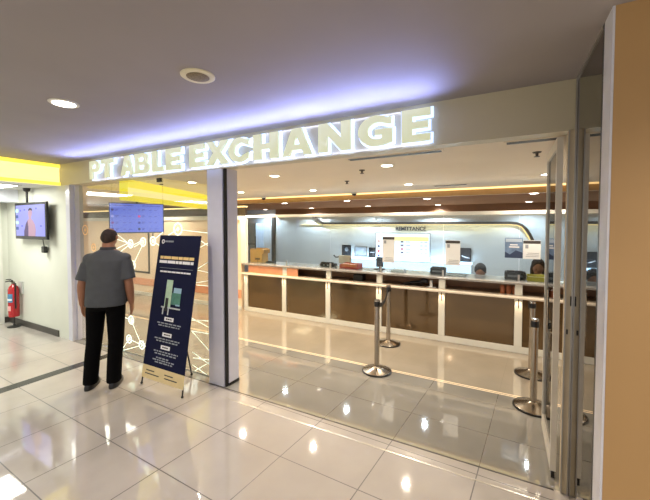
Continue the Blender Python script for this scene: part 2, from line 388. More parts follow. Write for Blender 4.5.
# ------------------------------------------------------------------ illuminated sign
def arc(cx, cy, rx, ry, a0, a1, n=14): return [(cx+rx*math.cos(R(a0+(a1-a0)*i/n)), cy+ry*math.sin(R(a0+(a1-a0)*i/n))) for i in range(n+1)]
G = {}
G['P'] = [[(0,0),(.3,0),(.3,.36),(.55,.36)]+arc(.62,.68,.38,.32,-90,90)+[(0,1)], [(.3,.56),(.3,.8),(.52,.8)]+arc(.54,.68,.13,.12,90,-90)]
G['T'] = [[(.33,0),(.67,0),(.67,.77),(1,.77),(1,1),(0,1),(0,.77),(.33,.77)]]
G['A'] = [[(0,0),(.25,0),(.33,.2),(.67,.2),(.75,0),(1,0),(.66,1),(.34,1)], [(.40,.4),(.60,.4),(.5,.72)]]
G['B'] = [[(0,0),(.6,0)]+arc(.63,.28,.37,.28,-90,60)+arc(.60,.75,.33,.25,-40,90)+[(0,1)], [(.29,.2),(.29,.42),(.56,.42)]+arc(.57,.31,.11,.11,90,-90), [(.29,.6),(.29,.8),(.54,.8)]+arc(.54,.7,.1,.1,90,-90)]
G['L'] = [[(0,0),(1,0),(1,.23),(.46,.23),(.46,1),(0,1)]]
G['E'] = [[(0,0),(1,0),(1,.22),(.38,.22),(.38,.4),(.92,.4),(.92,.61),(.38,.61),(.38,.78),(1,.78),(1,1),(0,1)]]
G['X'] = [[(0,0),(.3,0),(.5,.3),(.7,0),(1,0),(.66,.51),(.98,1),(.68,1),(.5,.71),(.32,1),(.02,1),(.34,.51)]]
G['C'] = [arc(.54,.5,.54,.5,50,310,26)+[(1,.1),(1,.36)]+[p for p in reversed(arc(.58,.5,.3,.27,60,300,20))]+[(1,.64),(1,.9)]]
G['H'] = [[(0,0),(.33,0),(.33,.39),(.67,.39),(.67,0),(1,0),(1,1),(.67,1),(.67,.61),(.33,.61),(.33,1),(0,1)]]
G['N'] = [[(0,0),(.29,0),(.29,.56),(.7,0),(1,0),(1,1),(.71,1),(.71,.44),(.3,1),(0,1)]]
G['G'] = [arc(.53,.5,.53,.5,52,270,24)+[(.8,.03),(1,.1),(1,.55),(.5,.55),(.5,.36),(.7,.36),(.7,.25)]+[p for p in reversed(arc(.58,.5,.29,.27,62,285,18))]+[(.96,.66),(.96,.9)]]
SIGN = [('P',-4.86,-4.64),('T',-4.60,-4.34),('A',-4.17,-3.915),('B',-3.89,-3.62),('L',-3.575,-3.375),('E',-3.328,-3.09),('E',-2.95,-2.73),('X',-2.706,-2.40),('C',-2.395,-2.145),('H',-2.088,-1.80),('A',-1.755,-1.455),('N',-1.388,-1.095),('G',-1.030,-.755),('E',-.685,-.478)]
sign = thing('illuminated_sign', 'halo lit cream letters PT ABLE EXCHANGE along the header above the shop opening', 'sign', (-2.7, YF-.05, 2.30))
FACE = mat('cream_letter_face', (222, 224, 186), .4, emit=.44, ergb=(214, 222, 178), var=.02)
HALO = mat('letter_halo', (235, 242, 255), emit=1.7, ergb=(160, 190, 255), var=0)
def glyph(ch, w, h, off, ext, name, m):
    cu = bpy.data.curves.new(name, 'CURVE'); cu.dimensions = '2D'; cu.fill_mode = 'BOTH'; cu.extrude = ext; cu.offset = off
    for loop in G[ch]:
        pts = []
        for p in loop:
            q = (p[0]*w, p[1]*h)
            if not pts or math.hypot(q[0]-pts[-1][0], q[1]-pts[-1][1]) > 1e-4: pts.append(q)
        sp = cu.splines.new('POLY'); sp.points.add(len(pts)-1); sp.use_cyclic_u = True
        for i, q in enumerate(pts): sp.points[i].co = (q[0], q[1], 0, 1)
    t = bpy.data.objects.new('t', cu); COL.objects.link(t)
    dg = bpy.context.evaluated_depsgraph_get(); dg.update()
    me = bpy.data.meshes.new_from_object(t.evaluated_get(dg)); me.name = name; bpy.data.objects.remove(t)
    me.materials.clear(); me.materials.append(m); return me
for ch, x0, x1 in SIGN:
    z0, z1 = 2.303, 2.535
    o = bpy.data.objects.new('letter', glyph(ch, x1-x0, z1-z0, 0, .012, 'letter', FACE)); COL.objects.link(o)
    o.parent = sign; o.location = Vector((x0, YF-.070, z0))-Vector(sign.location); o.rotation_euler = (R(90), 0, 0)
    g = bpy.data.objects.new('glowing_halo', glyph(ch, x1-x0, z1-z0, .013, .006, 'glowing_halo', HALO)); COL.objects.link(g)
    g.parent = o; g.location = (0, 0, -.034)
# the light the halo letters throw on header and ceiling
for x in (-4.55, -3.62, -2.69, -1.76, -.90):
    lamp('sign_glow', 'AREA', (x, YF-.16, 2.355), 1.1, (154, 168, 255), rot=(R(205), 0, 0), shape='RECTANGLE', size=.95, size_y=.02, spread=R(95))
    lamp('sign_glow', 'AREA', (x, YF-.10, 2.31), 5.2, (154, 168, 255), rot=(R(222), 0, 0), shape='RECTANGLE', size=.95, size_y=.02, spread=R(95))
    lamp('sign_wash', 'AREA', (x, YF-.009, 2.292), .36, (186, 198, 255), rot=(PI, 0, 0), shape='RECTANGLE', size=.8, size_y=.012)
    lamp('sign_wash', 'AREA', (x, YF-.009, 2.56), .36, (186, 198, 255), shape='RECTANGLE', size=.8, size_y=.012)

# ------------------------------------------------------------------ service counter
YC = 5.10
PX = [-4.50, -3.585, -2.67, -1.755, -.80, .17, 1.12, 2.05]
ctr = thing('service_counter', 'long white framed counter with bronze front panels, ledge and grey top across the shop', 'counter', (-1.2, YC, 0))
MB().box(-4.55, YC-.012, 0, 2.1, YC+.05, .085, .004).build('plinth', WHITE, ctr)
for i, x in enumerate(PX):
    MB().box(x-.045, YC-.02, .0855, x+.045, YC+.05, .738 if i else .738, .004).build('post', WHITE, ctr)
    if i: MB().box(x-.045, YC+.0, .7665, x+.045, YC+.05, .914, .004).build('upper_post', WHITE, ctr)
    MB().box(x-.006, YC-.024, .60, x+.006, YC-.021, .735).build('post_slot', DKBRN, ctr)
for i in range(len(PX)-1):
    p = MB().box(PX[i]+.046, YC+.0, .086, PX[i+1]-.046, YC+.03, .738).build('front_panel', BRONZE, ctr)
MB().box(-4.55, YC-.13, .739, 2.1, YC+.06, .766, .006).build('ledge', mat('pale_ledge', (226, 214, 198), .25), ctr)
MB().box(-4.55, YC-.06, .915, 2.1, YC+.5, .945, .006).build('countertop', STONE, ctr)
MB().box(-4.55, YC+.42, .05, 2.1, YC+.45, .914).build('recess_back', mat('walnut_lining', (168, 124, 90), .4), ctr)
MB().box(-4.55, YC+.061, .735, 2.1, YC+.419, .755).build('recess_shelf', mat('shelf_lining', (150, 122, 96), .4), ctr)
q = MB().box(-4.455, YC+.006, .767, -3.632, YC+.03, .914).box(-3.538, YC+.006, .767, -3.3, YC+.03, .914).build('infill_panel', SALMON, ctr); q['label'] = 'salmon infill panel'
# glass screen on the counter
scr = thing('counter_screen', 'tall clear glass screen with white head rail standing on the counter', 'screen', (-1.2, YC+.08, .945))
for i in range(len(PX)-1):
    MB().box(PX[i]+.004, YC+.075, .946, PX[i+1]-.004, YC+.085, 1.84).build('glass_pane', GLASS, scr)
MB().box(-4.55, YC+.04, 1.84, 2.1, YC+.12, 1.89, .004).build('head_rail', WHITE, scr)
MB().box(-4.62, YC-.02, .9455, -4.505, YC+.06, 1.8395).build('end_post', WHITE, scr)
for i, x in enumerate(PX[1:-1]): MB().box(x-.012, YC+.068, .946, x+.012, YC+.092, 1.03).build('glass_clamp', ALU, scr)

# ------------------------------------------------------------------ objects on the counter
ZT = .945
t = thing('cardboard_box', 'open brown cardboard box at the far left end of the counter', 'box', (-4.44, 5.42, ZT))
bx = MB().box(-.15, -.1, 0, .15, .1, .26)
bx.build('carton', mat('cardboard', (196, 150, 84), .7), t, local=True)
MB().box(-.15, -.108, .26, .15, -.1, .275).box(-.15, .1, .26, .15, .108, .275).box(.15, -.1, .18, .2, .1, .262).build('flap', mat('cardboard_flap', (170, 124, 66), .7), t, local=True)
MB().box(-.02, -.103, .05, .10, -.1, .09).box(.04, -.103, .0, .05, -.1, .06).build('printed_mark', mat('box_print', (90, 66, 40), .7), t, local=True)
t = thing('keypad', 'small black device lying on the counter beside the cardboard box', 'device', (-4.12, 5.40, ZT))
MB().box(-.09, -.05, 0, .09, .05, .025, .008).build('body', BLACK, t, local=True); MB().box(-.07, -.03, .025, .02, .03, .028).build('screen', DARKM, t, local=True)
t = thing('camera_device', 'rounded black counting device with lenses, left of the red box', 'device', (-2.82, 5.40, ZT))
MB().box(-.15, -.07, .0, .15, .07, .06, .02).build('body', BLACK, t, local=True)
MB().tube([(-.12, -.05, .055), (.12, -.05, .055)], .03).build('roller', DARKM, t, True, local=True)
MB().disc(-.06, .035, -.076, -.069, .016).build('dial', ALU, t, local=True); MB().disc(.02, .035, -.076, -.069, .016).build('dial', ALU, t, local=True)
t = thing('desk_monitor', 'small beige backed monitor on the counter behind the black counting device', 'monitor', (-2.56, 5.545, ZT))
MB().box(-.12, -.02, .05, .12, .02, .2, .006).build('display', mat('beige_plastic', (190, 180, 165), .5), t, local=True); MB().box(-.08, -.04, 0, .08, .05, .012, .004).box(-.02, -.01, .01, .02, .01, .06).build('stand', BLACK, t, local=True)
MB().tube([(-.12, 0, .17), (-.19, 0, .16), (-.22, -.02, .2)], .012).build('arm', BLACK, t, True, local=True)
t = thing('document_tray', 'red and orange document tray on the counter', 'tray', (-2.36, 5.36, ZT))
RED = mat('red_plastic', (196, 74, 58), .45)
MB().box(-.17, -.11, 0, .17, .11, .03, .006).box(-.17, .09, .03, .17, .11, .085).box(-.17, -.11, .03, -.155, .09, .07).box(.155, -.11, .03, .17, .09, .085).build('tray', RED, t, local=True)
MB().box(-.14, -.1, .031, .14, .08, .075, .004).build('papers', mat('orange_forms', (214, 128, 84), .6), t, local=True)
t = thing('monitor', 'dark monitor seen edge on, standing behind the counter beside the glass poster', 'monitor', (-1.87, 5.46, ZT))
MB().box(-.06, -.02, .04, .06, .02, .21, .01).build('display', mat('navy_plastic', (44, 60, 78), .4), t, local=True)
MB().box(-.075, -.05, 0, .075, .06, .014, .005).box(-.015, -.01, .012, .015, .012, .06).build('stand', BLACK, t, local=True)
t = thing('paper_stack', 'stack of white papers on the counter in front of the rate board', 'paper', (-1.52, 5.36, ZT))
for k in range(3): MB().box(-.11+.008*k, -.07, .012*k+.0005, .11-.004*k, .08, .012*k+.011).build('sheet_bundle', SHEETW, t, local=True)
def printer(x, y, label, w, h):
    t = thing('receipt_printer', label, 'printer', (x, y, ZT), group='receipt printers on the counter')
    MB().box(-w/2, -.08, 0, w/2, .08, h, .015).build('body', BLACK, t, local=True)
    MB().box(-w*.35, -.083, h*.35, w*.35, -.079, h*.6).build('paper_slot', mat('slot_grey', (120, 120, 124), .4), t, local=True)
    MB().box(-w*.4, -.07, h, w*.4, .02, h+.012, .004).build('lid', DARKM, t, local=True)
    return t
printer(-.90, 5.38, 'black receipt printer on the counter below the right glass poster', .22, .10)
printer(.13, 5.36, 'black receipt printer on the counter below the blue poster', .26, .11)
t = thing('file_folder', 'low grey file folder lying on the counter right of the middle printer', 'folder', (-.63, 5.36, ZT))
MB().box(-.13, -.09, 0, .13, .09, .022, .004).build('cover', mat('grey_card', (120, 122, 120), .6), t, local=True); MB().box(-.12, -.094, .004, .12, -.088, .018).build('pages', SHEETW, t, local=True)
t = thing('yellow_tray', 'olive yellow tray with papers on the counter beside the right printer', 'tray', (.40, 5.34, ZT))
MB().box(-.13, -.1, 0, .13, .1, .012, .003).box(-.13, -.1, .012, .13, -.09, .06).box(-.13, .09, .012, .13, .1, .075).box(-.13, -.09, .012, -.12, .09, .065).box(.12, -.09, .012, .13, .09, .065).build('tray', mat('olive_yellow', (176, 160, 60), .5), t, local=True)
MB().box(-.11, -.08, .013, .11, .08, .04).build('papers', SHEETW, t, local=True)
tag(MB().box(.56, 5.20, ZT+.0005, .74, 5.36, ZT+.012).build('loose_paper', SHEETW), 'white sheet of paper at the counter edge in front of the yellow tray', 'paper')
ZS = .7555
tag(MB().box(-2.25, 5.2, ZS, -2.08, 5.36, ZS+.11, .008).build('cash_counter', BLACK), 'black box shaped device on the shelf below the countertop', 'device')
t = thing('cable_bundle', 'dark scanner and cables on the shelf below the countertop', 'scanner', (-1.22, 5.22, ZS))
MB().tube([(-.16, 0, .02), (-.05, .01, .05), (.06, 0, .06), (.14, -.02, .09)], [.018, .02, .026, .03]).build('handle', BLACK, t, True, local=True)
MB().box(.1, -.04, .06, .2, .03, .12, .012).build('scan_head', BLACK, t, local=True)
MB().tube([(-.16, 0, .02), (-.22, .03, .008), (-.1, .08, .008), (.1, .06, .008)], .006).build('cable', BLACK, t, True, local=True)
t = thing('card_holder', 'white card holder on the shelf below the countertop beside the scanner', 'holder', (-.97, 5.2, ZS))
MB().box(-.02, -.02, 0, .02, .02, .11, .004).box(-.07, -.03, 0, .07, .03, .01).build('stand', SHEETW, t, local=True)
for k, (xx, nm) in enumerate(((-.02, 'left'), (.055, 'middle'), (.13, 'right'))):
    tag(MB().lathe([(.026, 0), (.034, .05), (.031, .1), (.02, .115)], 0, 0, 18).xf(Matrix.Translation((xx, 5.22, ZS))).build('orange_jar', mat('terracotta_plastic', (176, 104, 68), .45), smooth=True),
        'terracotta jar on the shelf under the countertop, %s one of three' % nm, 'jar', 'terracotta jars below the countertop')

# ------------------------------------------------------------------ posters on the glass and back wall
def sheet(name, label, x0, x1, z0, z1, y, m, group=None, cat='poster', th=.004):
    t = thing(name, label, cat, ((x0+x1)/2, y, z0), group=group)
    MB().box(x0, y-th, z0, x1, y, z1).build('sheet', m, t); return t
GREYS = mat('grey_sheet', (196, 202, 206), .5, var=.02)
HDRK = mat('dark_print', (62, 58, 58), .6, var=0)
LGREY = mat('light_print', (150, 156, 164), .6, var=0)
yg = YC+.0745
for (x0, x1, z1, z0, lab) in ((-1.725, -1.53, 1.513, 1.10, 'white notice with dark heading on the counter glass in front of the rate board'),
                              (-.768, -.565, 1.477, 1.11, 'white notice with dark heading on the counter glass beside the black framed poster'),
                              (.215, .412, 1.498, 1.25, 'white notice with dark heading on the counter glass right of the blue poster')):
    t = sheet('glass_notice', lab, x0, x1, z0, z1, yg, SHEETW, 'notices on the counter glass')
    w = x1-x0
    MB().box(x0+.0, yg-.006, z1-.045, x1-.002, yg-.0041, z1-.006).build('heading_bar', HDRK, t)
    mb = MB()
    for k in range(3): mb.box(x0+w*(.15+.05*k), yg-.0055, z0+.03+.022*k, x1-w*.1, yg-.0041, z0+.036+.022*k)
    mb.build('text_lines', LGREY, t)
    MB().box(x0+w*.12, yg-.0055, z1-.11, x0+w*.3, yg-.0041, z1-.06).build('picture', LGREY, t)
t = sheet('blue_poster', 'blue grey printed poster on the counter glass near the right end', .0, .21, 1.255, 1.525, yg, mat('blue_poster', (110, 134, 168), .45, var=.3, scale=14))
MB().box(.01, yg-.006, 1.47, .20, yg-.0041, 1.515).build('heading_bar', mat('pale_blue_print', (176, 192, 212), .6, var=0), t)
MB().prism([(.0, 1.255), (.21, 1.255), (.21, 1.33), (.13, 1.36), (.06, 1.30), (0, 1.34)], 'y', yg-.0055, yg-.0041).build('dark_shape', mat('navy_print', (52, 66, 96), .6, var=0), t)
MB().box(.05, yg-.006, 1.395, .17, yg-.0041, 1.41).box(.06, yg-.006, 1.425, .15, yg-.0041, 1.44).build('text_lines', PRINTW, t)
def framed(label, x0, x1, z0, z1, pic, frame, group='framed pictures on the back wall'):
    y = YB-.002
    t = thing('framed_poster', label, 'poster', ((x0+x1)/2, y, z0), group=group)
    MB().box(x0, y-.03, z0, x0+.025, y, z1).box(x1-.025, y-.03, z0, x1, y, z1).box(x0, y-.03, z0, x1, y, z0+.025).box(x0, y-.03, z1-.025, x1, y, z1).build('frame', frame, t)
    MB().box(x0+.02, y-.012, z0+.02, x1-.02, y-.002, z1-.02).build('picture', pic, t); return t
PIC1 = mat('dark_picture', (52, 54, 58), .3, var=.5, scale=7)
PIC2 = mat('pale_picture', (184, 190, 196), .4, var=.15, scale=6)
t = framed('black framed poster on the back wall, left of the pale picture', -4.24, -3.96, .78, 1.11, PIC1, BLACK)
MB().disc(-4.10, .98, YB-.018, YB-.0145, .06).build('emblem', LGREY, t)
framed('pale framed picture on the back wall between two dark posters', -3.84, -3.46, .80, 1.09, PIC2, ALU)
t = framed('dark framed poster on the back wall touching the left edge of the rate board', -3.40, -3.20, .79, 1.06, PIC1, DARKM)
MB().box(-3.37, YB-.02, .915, -3.23, YB-.0145, .93).build('white_rule', PRINTW, t)
t = framed('black framed poster on the back wall right of the rate board', -.985, -.73, .79, 1.125, PIC1, BLACK)
MB().prism([(-.95, .92), (-.85, .88), (-.76, .87), (-.76, .885), (-.84, .90), (-.95, .945)], 'y', YB-.02, YB-.0145).build('white_swoosh', PRINTW, t)
# rate board
t = thing('rate_board', 'large bright rate display with yellow heading on the back wall', 'display', (-2.44, YB, .74))
MB().box(-3.19, YB-.07, .725, -1.70, YB-.002, 1.485, .006).build('casing', mat('grey_casing', (150, 158, 160), .4), t)
MB().box(-3.17, YB-.074, .745, -1.72, YB-.0705, 1.465).build('screen', mat('board_glow', (226, 240, 250), emit=.95, ergb=(222, 238, 250), var=0), t)
MB().box(-2.72, YB-.077, 1.27, -1.74, YB-.0745, 1.38).build('yellow_heading', mat('board_yellow', (255, 236, 150), emit=.95, ergb=(255, 232, 140), var=0), t)
for k, (z, c) in enumerate(((1.245, (60, 60, 90)), (1.15, (90, 60, 90)), (1.05, (210, 60, 90)), (.955, (40, 50, 100)), (.86, (150, 150, 170)))):
    MB().box(-2.47, YB-.078, z-.018, -2.40, YB-.0745, z+.018).build('flag', mat('flag%d' % k, c, .6, var=0, emit=.3), t)
    for xa, xb in ((-2.33, -2.22), (-1.95, -1.9), (-1.84, -1.78)): MB().box(xa, YB-.077, z-.006, xb, YB-.0745, z+.006).build('row_text', LGREY, t)
for k, (z, c) in enumerate(((1.25, (240, 180, 150)), (1.11, (40, 40, 110)), (.97, (220, 50, 60)), (.85, (40, 50, 160)))):
    MB().disc(-3.09, z, YB-.078, YB-.0745, .03).build('flag', mat('roundel%d' % k, c, .6, var=0, emit=.3), t)
t = thing('wall_lettering', 'navy lettering REMITTANCE on the back wall above the rate display', 'sign', (-2.23, YB, 1.55))
text_mesh('REMITTANCE', .135, 'lettering', mat('navy_letter', (30, 46, 82), .6, var=0), t, (-2.23, YB-.012, 1.555), ext=.008, bold=.003)
# glowing light box along the back desk
t = thing('light_box', 'bright bluish lit band along the back wall below the rate board', 'light', (-2.45, YB, 0))
MB().box(-4.2, YB-.10, 0, -.70, YB-.002, .72).build('casing', mat('lightbox_case', (210, 222, 232), .4), t)
MB().box(-4.18, YB-.106, .42, -.72, YB-.1005, .71).build('diffuser', mat('cyan_glow', (216, 240, 255), emit=1.25, ergb=(196, 232, 255), var=0), t)
for xa, xb in ((-4.2, -3.21), (-1.68, -.70)): MB().box(xa, YB-.05, .7205, xb, YB-.002, .775).build('upper_diffuser', MATS['cyan_glow'], t)
lamp('light_box_glow', 'AREA', (-2.45, YB-.14, .74), 22, (190, 222, 255), rot=(R(150), 0, 0), shape='RECTANGLE', size=3.4, size_y=.05)
t = thing('wall_cabinet', 'pale blue cabinet with dark edge lines behind the left end of the counter', 'cabinet', (-7.5, YB, 0))
MB().box(-8.3, YB-.4, 0, -7.17, YB-.002, 1.75).build('body', mat('pale_blue_laminate', (186, 204, 224), .4), t)
MB().box(-7.2, YB-.412, .1, -7.175, YB-.401, 1.34).box(-8.3, YB-.412, 1.06, -7.175, YB-.401, 1.08).build('edge_line', DARKM, t)

# ------------------------------------------------------------------ queue barriers
def barrier(loc, label, rz=0):
    t = thing('queue_post', label, 'queue post', loc, rz, 'polished steel queue posts')
    MB().lathe([(.165, 0), (.165, .012), (.155, .018), (.06, .045), (.035, .055), (.0305, .06)], n=40).build('base', STEEL, t, True, local=True, angle=30)
    MB().lathe([(.167, .0), (.170, .004), (.170, .014), (.166, .016)], n=40).build('rubber_rim', DARKM, t, True, local=True)
    MB().lathe([(.030, .058), (.030, .70)], n=28).build('pole', STEEL, t, True, local=True)
    MB().lathe([(.031, .70), (.033, .70), (.033, .728), (.031, .728)], n=28).build('collar', STEEL, t, True, local=True, angle=30)
    MB().lathe([(.034, .782), (.033, .80), (.004, .803)], n=28).build('cap', STEEL, t, True, local=True, angle=30)
    MB().lathe([(.031, .7285), (.035, .731), (.035, .780), (.031, .7815)], n=28).build('head', BLACK, t, True, local=True, angle=30)
    MB().box(.03, -.022, .715, .05, .022, .785, .004).build('belt_clip', BLACK, t, local=True)
    return t
P1, P2, P3, P4 = Vector((-1.29, 3.68, 0)), Vector((-1.45, 4.62, 0)), Vector((.10, 4.42, 0)), Vector((.105, 3.62, 0))
P3 = Vector((.285, 4.42, 0)); P4 = Vector((.255, 3.62, 0))
b1 = barrier(P1, 'steel queue post with black belt, nearest on the left of the opening', R(96))
b2 = dup(b1, P2, R(-84), 'steel queue post close to the counter, behind the belted one')
b3 = dup(b1, P3, R(120), 'steel queue post near the open door leaf, the farther of two')
b4 = dup(b1, P4, R(100), 'steel queue post near the open door leaf, the nearer of two')
pts = []; 
for i in range(17):
    s = i/16; p = P1.lerp(P2, .04+.92*s); pts.append((p.x, p.y, .75-.17*4*s*(1-s)*.5))
mb = MB()
for (a, c) in zip(pts[:-1], pts[1:]):
    mb.add([(a[0]-.0015, a[1], a[2]-.024), (a[0]-.0015, a[1], a[2]+.024), (c[0]-.0015, c[1], c[2]+.024), (c[0]-.0015, c[1], c[2]-.024),
            (a[0]+.0015, a[1], a[2]-.024), (a[0]+.0015, a[1], a[2]+.024), (c[0]+.0015, c[1], c[2]+.024), (c[0]+.0015, c[1], c[2]-.024)],
           [(0, 1, 2, 3), (7, 6, 5, 4), (0, 4, 5, 1), (2, 6, 7, 3), (1, 5, 6, 2), (0, 3, 7, 4)])
mb.build('belt', mat('black_webbing', (22, 22, 24), .7), b1) if False else None
for b_ in (b1, b2, b3, b4): b_.scale = (1, 1, 1.045)
bl = MB(); bl.v = [tuple(Matrix.Rotation(-R(96), 3, 'Z') @ (Vector(p)-P1)) for p in mb.v]; bl.f = mb.f
bl.build('belt', mat('black_webbing', (22, 22, 24), .7), b1, local=True)

# ------------------------------------------------------------------ leaning banner stand
t = thing('banner_stand', 'navy printed standing banner with cream foot leaning back in front of the glass', 'banner', (-3.07, 2.2, 0))
BT, BBt = Vector((0, 2.435, 1.585)), Vector((0, 2.185, .09))
NAVY = mat('navy_banner', (15, 19, 52), .7, var=.15, scale=3, spec=.15)
def bpt(s, u, d=0.): # s 0 bottom..1 top, u 0..1 left-right ; d out of the face
    p = BBt.lerp(BT, s); n = Vector((0, -(BT.z-BBt.z), (BT.y-BBt.y))).normalized()
    return Vector((-3.385+.645*u, p.y, p.z))+n*d
def patch(s0, s1, u0, u1, d0, d1, mb=None):
    mb = mb or MB()
    vs = [bpt(s0, u0, d0), bpt(s0, u1, d0), bpt(s1, u1, d0), bpt(s1, u0, d0), bpt(s0, u0, d1), bpt(s0, u1, d1), bpt(s1, u1, d1), bpt(s1, u0, d1)]
    return mb.add(vs, [(0, 3, 2, 1), (4, 5, 6, 7), (0, 1, 5, 4), (1, 2, 6, 5), (2, 3, 7, 6), (3, 0, 4, 7)])
fab = patch(.088, 1, 0, 1, 0, .003).build('fabric', NAVY, t)
ft = patch(0, .088, 0, 1, 0, .003).build('cream_foot', mat('cream_print', (222, 200, 150), .5, var=.06), t)
mb = MB()
for (s, u0, u1) in ((.052, .1, .3), (.052, .55, .75), (.03, .08, .42), (.03, .55, .85)): patch(s, s+.007, u0, u1, .0032, .004, mb)
mb.build('foot_text', HDRK, ft)
def dashes(s, u0, u1, h, m, name, par, seed, gap=.02, wl_=(.03, .09)):
    rnd = random.Random(seed); mb = MB(); u = u0
    while u < u1-.01:
        w = min(rnd.uniform(*wl_), u1-u); patch(s, s+h, u, u+w, .0032, .004, mb); u += w+gap
    return mb.build(name, m, par)
YEL = mat('gold_print', (232, 200, 130), .6, var=0)
dashes(.830, .08, .90, .020, YEL, 'heading_line', fab, 1, .012, (.06, .2))
dashes(.800, .07, .90, .020, PRINTW, 'heading_line', fab, 2, .012, (.06, .2))
dashes(.735, .12, .86, .011, PRINTW, 'subheading', fab, 3, .01, (.05, .14))
patch(.765, .767, .1, .9, .0032, .0038).build('rule', LGREY, fab)
dashes(.950, .15, .36, .012, LGREY, 'logo_text', fab, 4, .01, (.03, .07))
n = 18; mb = MB()
for k in range(n):
    a0, a1 = 2*PI*k/n, 2*PI*(k+1)/n
    q = [(.954+.016*math.sin(a0)*1, .10+.035*math.cos(a0)), (.954+.016*math.sin(a1), .10+.035*math.cos(a1)), (.954+.009*math.sin(a1), .10+.019*math.cos(a1)), (.954+.009*math.sin(a0), .10+.019*math.cos(a0))]
    vs = [bpt(s, u, .0032) for s, u in q]+[bpt(s, u, .004) for s, u in q]
    mb.add(vs, [(0, 3, 2, 1), (4, 5, 6, 7), (0, 1, 5, 4), (1, 2, 6, 5), (2, 3, 7, 6), (3, 0, 4, 7)])
mb.build('logo_ring', PRINTW, fab)
mb = patch(.50, .685, .33, .48, .0032, .004); pg = mb.build('pictured_phone', mat('pale_green_print', (178, 206, 178), .6, var=.1, scale=30), fab)
patch(.52, .60, .49, .70, .0032, .004).build('pictured_card', mat('green_print', (74, 128, 112), .6, var=.2, scale=30), fab)
patch(.60, .635, .52, .70, .0032, .004, patch(.515, .525, .60, .70, .0042, .005)).build('pictured_label', mat('sky_print', (150, 186, 206), .6, var=0), fab)
patch(.49, .50, .26, .72, .0032, .004, patch(.445, .49, .30, .33, .0032, .004, patch(.445, .49, .43, .455, .0032, .004))).build('pictured_table', mat('print_grey', (190, 196, 196), .6, var=0), fab)
patch(.47, .56, .35, .42, .0042, .005).build('pictured_figure', BLACK, fab)
for s, k in ((.405, 5), (.30, 6), (.215, 7)):
    patch(s, s+.026, .38, .60, .0032, .004).build('caption_box', PRINTW, fab)
    dashes(s+.009, .42, .57, .009, HDRK, 'caption_text', fab, k+40, .01, (.03, .05)) .location.y -= .0012
    dashes(s-.022, .2+.02*(k % 2), .80, .008, LGREY, 'body_text', fab, k)
    dashes(s-.038, .25, .76, .008, LGREY, 'body_text', fab, k+10)
dashes(.15, .30, .62, .008, LGREY, 'body_text', fab, 21); dashes(.135, .22, .76, .008, LGREY, 'body_text', fab, 22); dashes(.12, .28, .70, .008, LGREY, 'body_text', fab, 23)
TH = bpt(.62, .5, -.02)
for u, fx in ((0.02, -3.405), (.98, -2.765)):
    MB().tube([TH, bpt(0.03, u, -.006)], .006).build('spreader', DARKM, t, True)
    MB().tube([TH, bpt(.995, u, -.006)], .006).build('spreader', DARKM, t, True)
    p = bpt(.03, u, -.006); MB().tube([p, (fx, 2.195, .008)], [.007, .008]).build('leg', BLACK, t, True)
    MB().ell((fx, 2.195, .012), (.014, .014, .012), 12, 8).build('foot_cap', BLACK, t, True)
MB().tube([TH, (-3.10, 2.59, .012)], .008).build('leg', DARKM, t, True)
MB().ell((-3.10, 2.59, .012), (.016, .016, .012), 12, 8).build('foot_cap', BLACK, t, True)
MB().ell(tuple(TH), (.03, .015, .03), 12, 8).build('hub', BLACK, t, True)

# ------------------------------------------------------------------ wall television
TVY = 2.44
ax0, ax1 = onY(15, 220, TVY).x, onY(46.3, 220, TVY).x
t = thing('wall_television', 'black television showing a figure on a violet screen, hung beside the yellow fascia', 'television', ((ax0+ax1)/2, TVY, 1.47))
MB().box(ax0, TVY, 1.475, ax1, TVY+.035, 2.05, .008).build('casing', BLACK, t)
sx0, sx1, sz0, sz1 = ax0+.045, ax1-.04, 1.525, 2.01
sc = MB().box(sx0, TVY-.003, sz0, sx1, TVY-.0005, sz1).build('screen', mat('violet_screen', (50, 50, 90), emit=.85, ergb=(160, 164, 246), var=0), t)
W, Hh = sx1-sx0, sz1-sz0
def scr_poly(pts, name, c, e=.5, d=.0): MB().prism([(sx0+W*u, sz0+Hh*v) for u, v in pts], 'y', TVY-.0045-d, TVY-.0031-d).build(name, mat('scr_'+name, tuple(v//4 for v in c), .5, var=0, emit=e*1.4, ergb=c), sc)
scr_poly([(.30, 0), (.30, .15), (.36, .38), (.42, .50), (.47, .56), (.46, .62), (.45, .74), (.47, .84), (.53, .88), (.58, .84), (.59, .74), (.56, .62), (.55, .56), (.62, .48), (.68, .36), (.70, .18), (.68, 0)], 'pictured_person', (214, 170, 196), .55)
scr_poly([(.46, .80), (.47, .87), (.53, .91), (.59, .87), (.59, .80), (.56, .83), (.50, .83)], 'pictured_hair', (60, 40, 70), .4, .0016)
scr_poly([(.30, .0), (.30, .15), (.36, .38), (.42, .50), (.45, .30), (.44, 0)], 'pictured_sleeve', (110, 84, 140), .4, .0016)
mb = MB()
for u, v in ((.15, .8), (.3, .82), (.2, .3), (.85, .3), (.70, .85)): mb.box(sx0+W*u, TVY-.0045, sz0+Hh*v, sx0+W*(u+.05), TVY-.0031, sz0+Hh*(v+.05))
mb.build('screen_icon', mat('scr_icon', (90, 90, 190), .5, emit=.4, var=0), sc)
for k in range(4): MB().box(sx0-.0, TVY-.005, sz0+Hh*(.2+.19*k), sx0+W*.09, TVY-.0031, sz0+Hh*(.3+.19*k)).build('side_icon', mat('scr_side%d' % (k % 2), ((40, 60, 120), (150, 200, 230))[k % 2], .5, emit=.4, var=0), sc)
pxx = onZ(26, 190, ZH-.02).x
pxx = ax0+.36
MB().tube([(pxx, TVY+.03, 2.05), (pxx, TVY+.03, ZH-.05)], .016).build('ceiling_pole', DARKM, t, True)
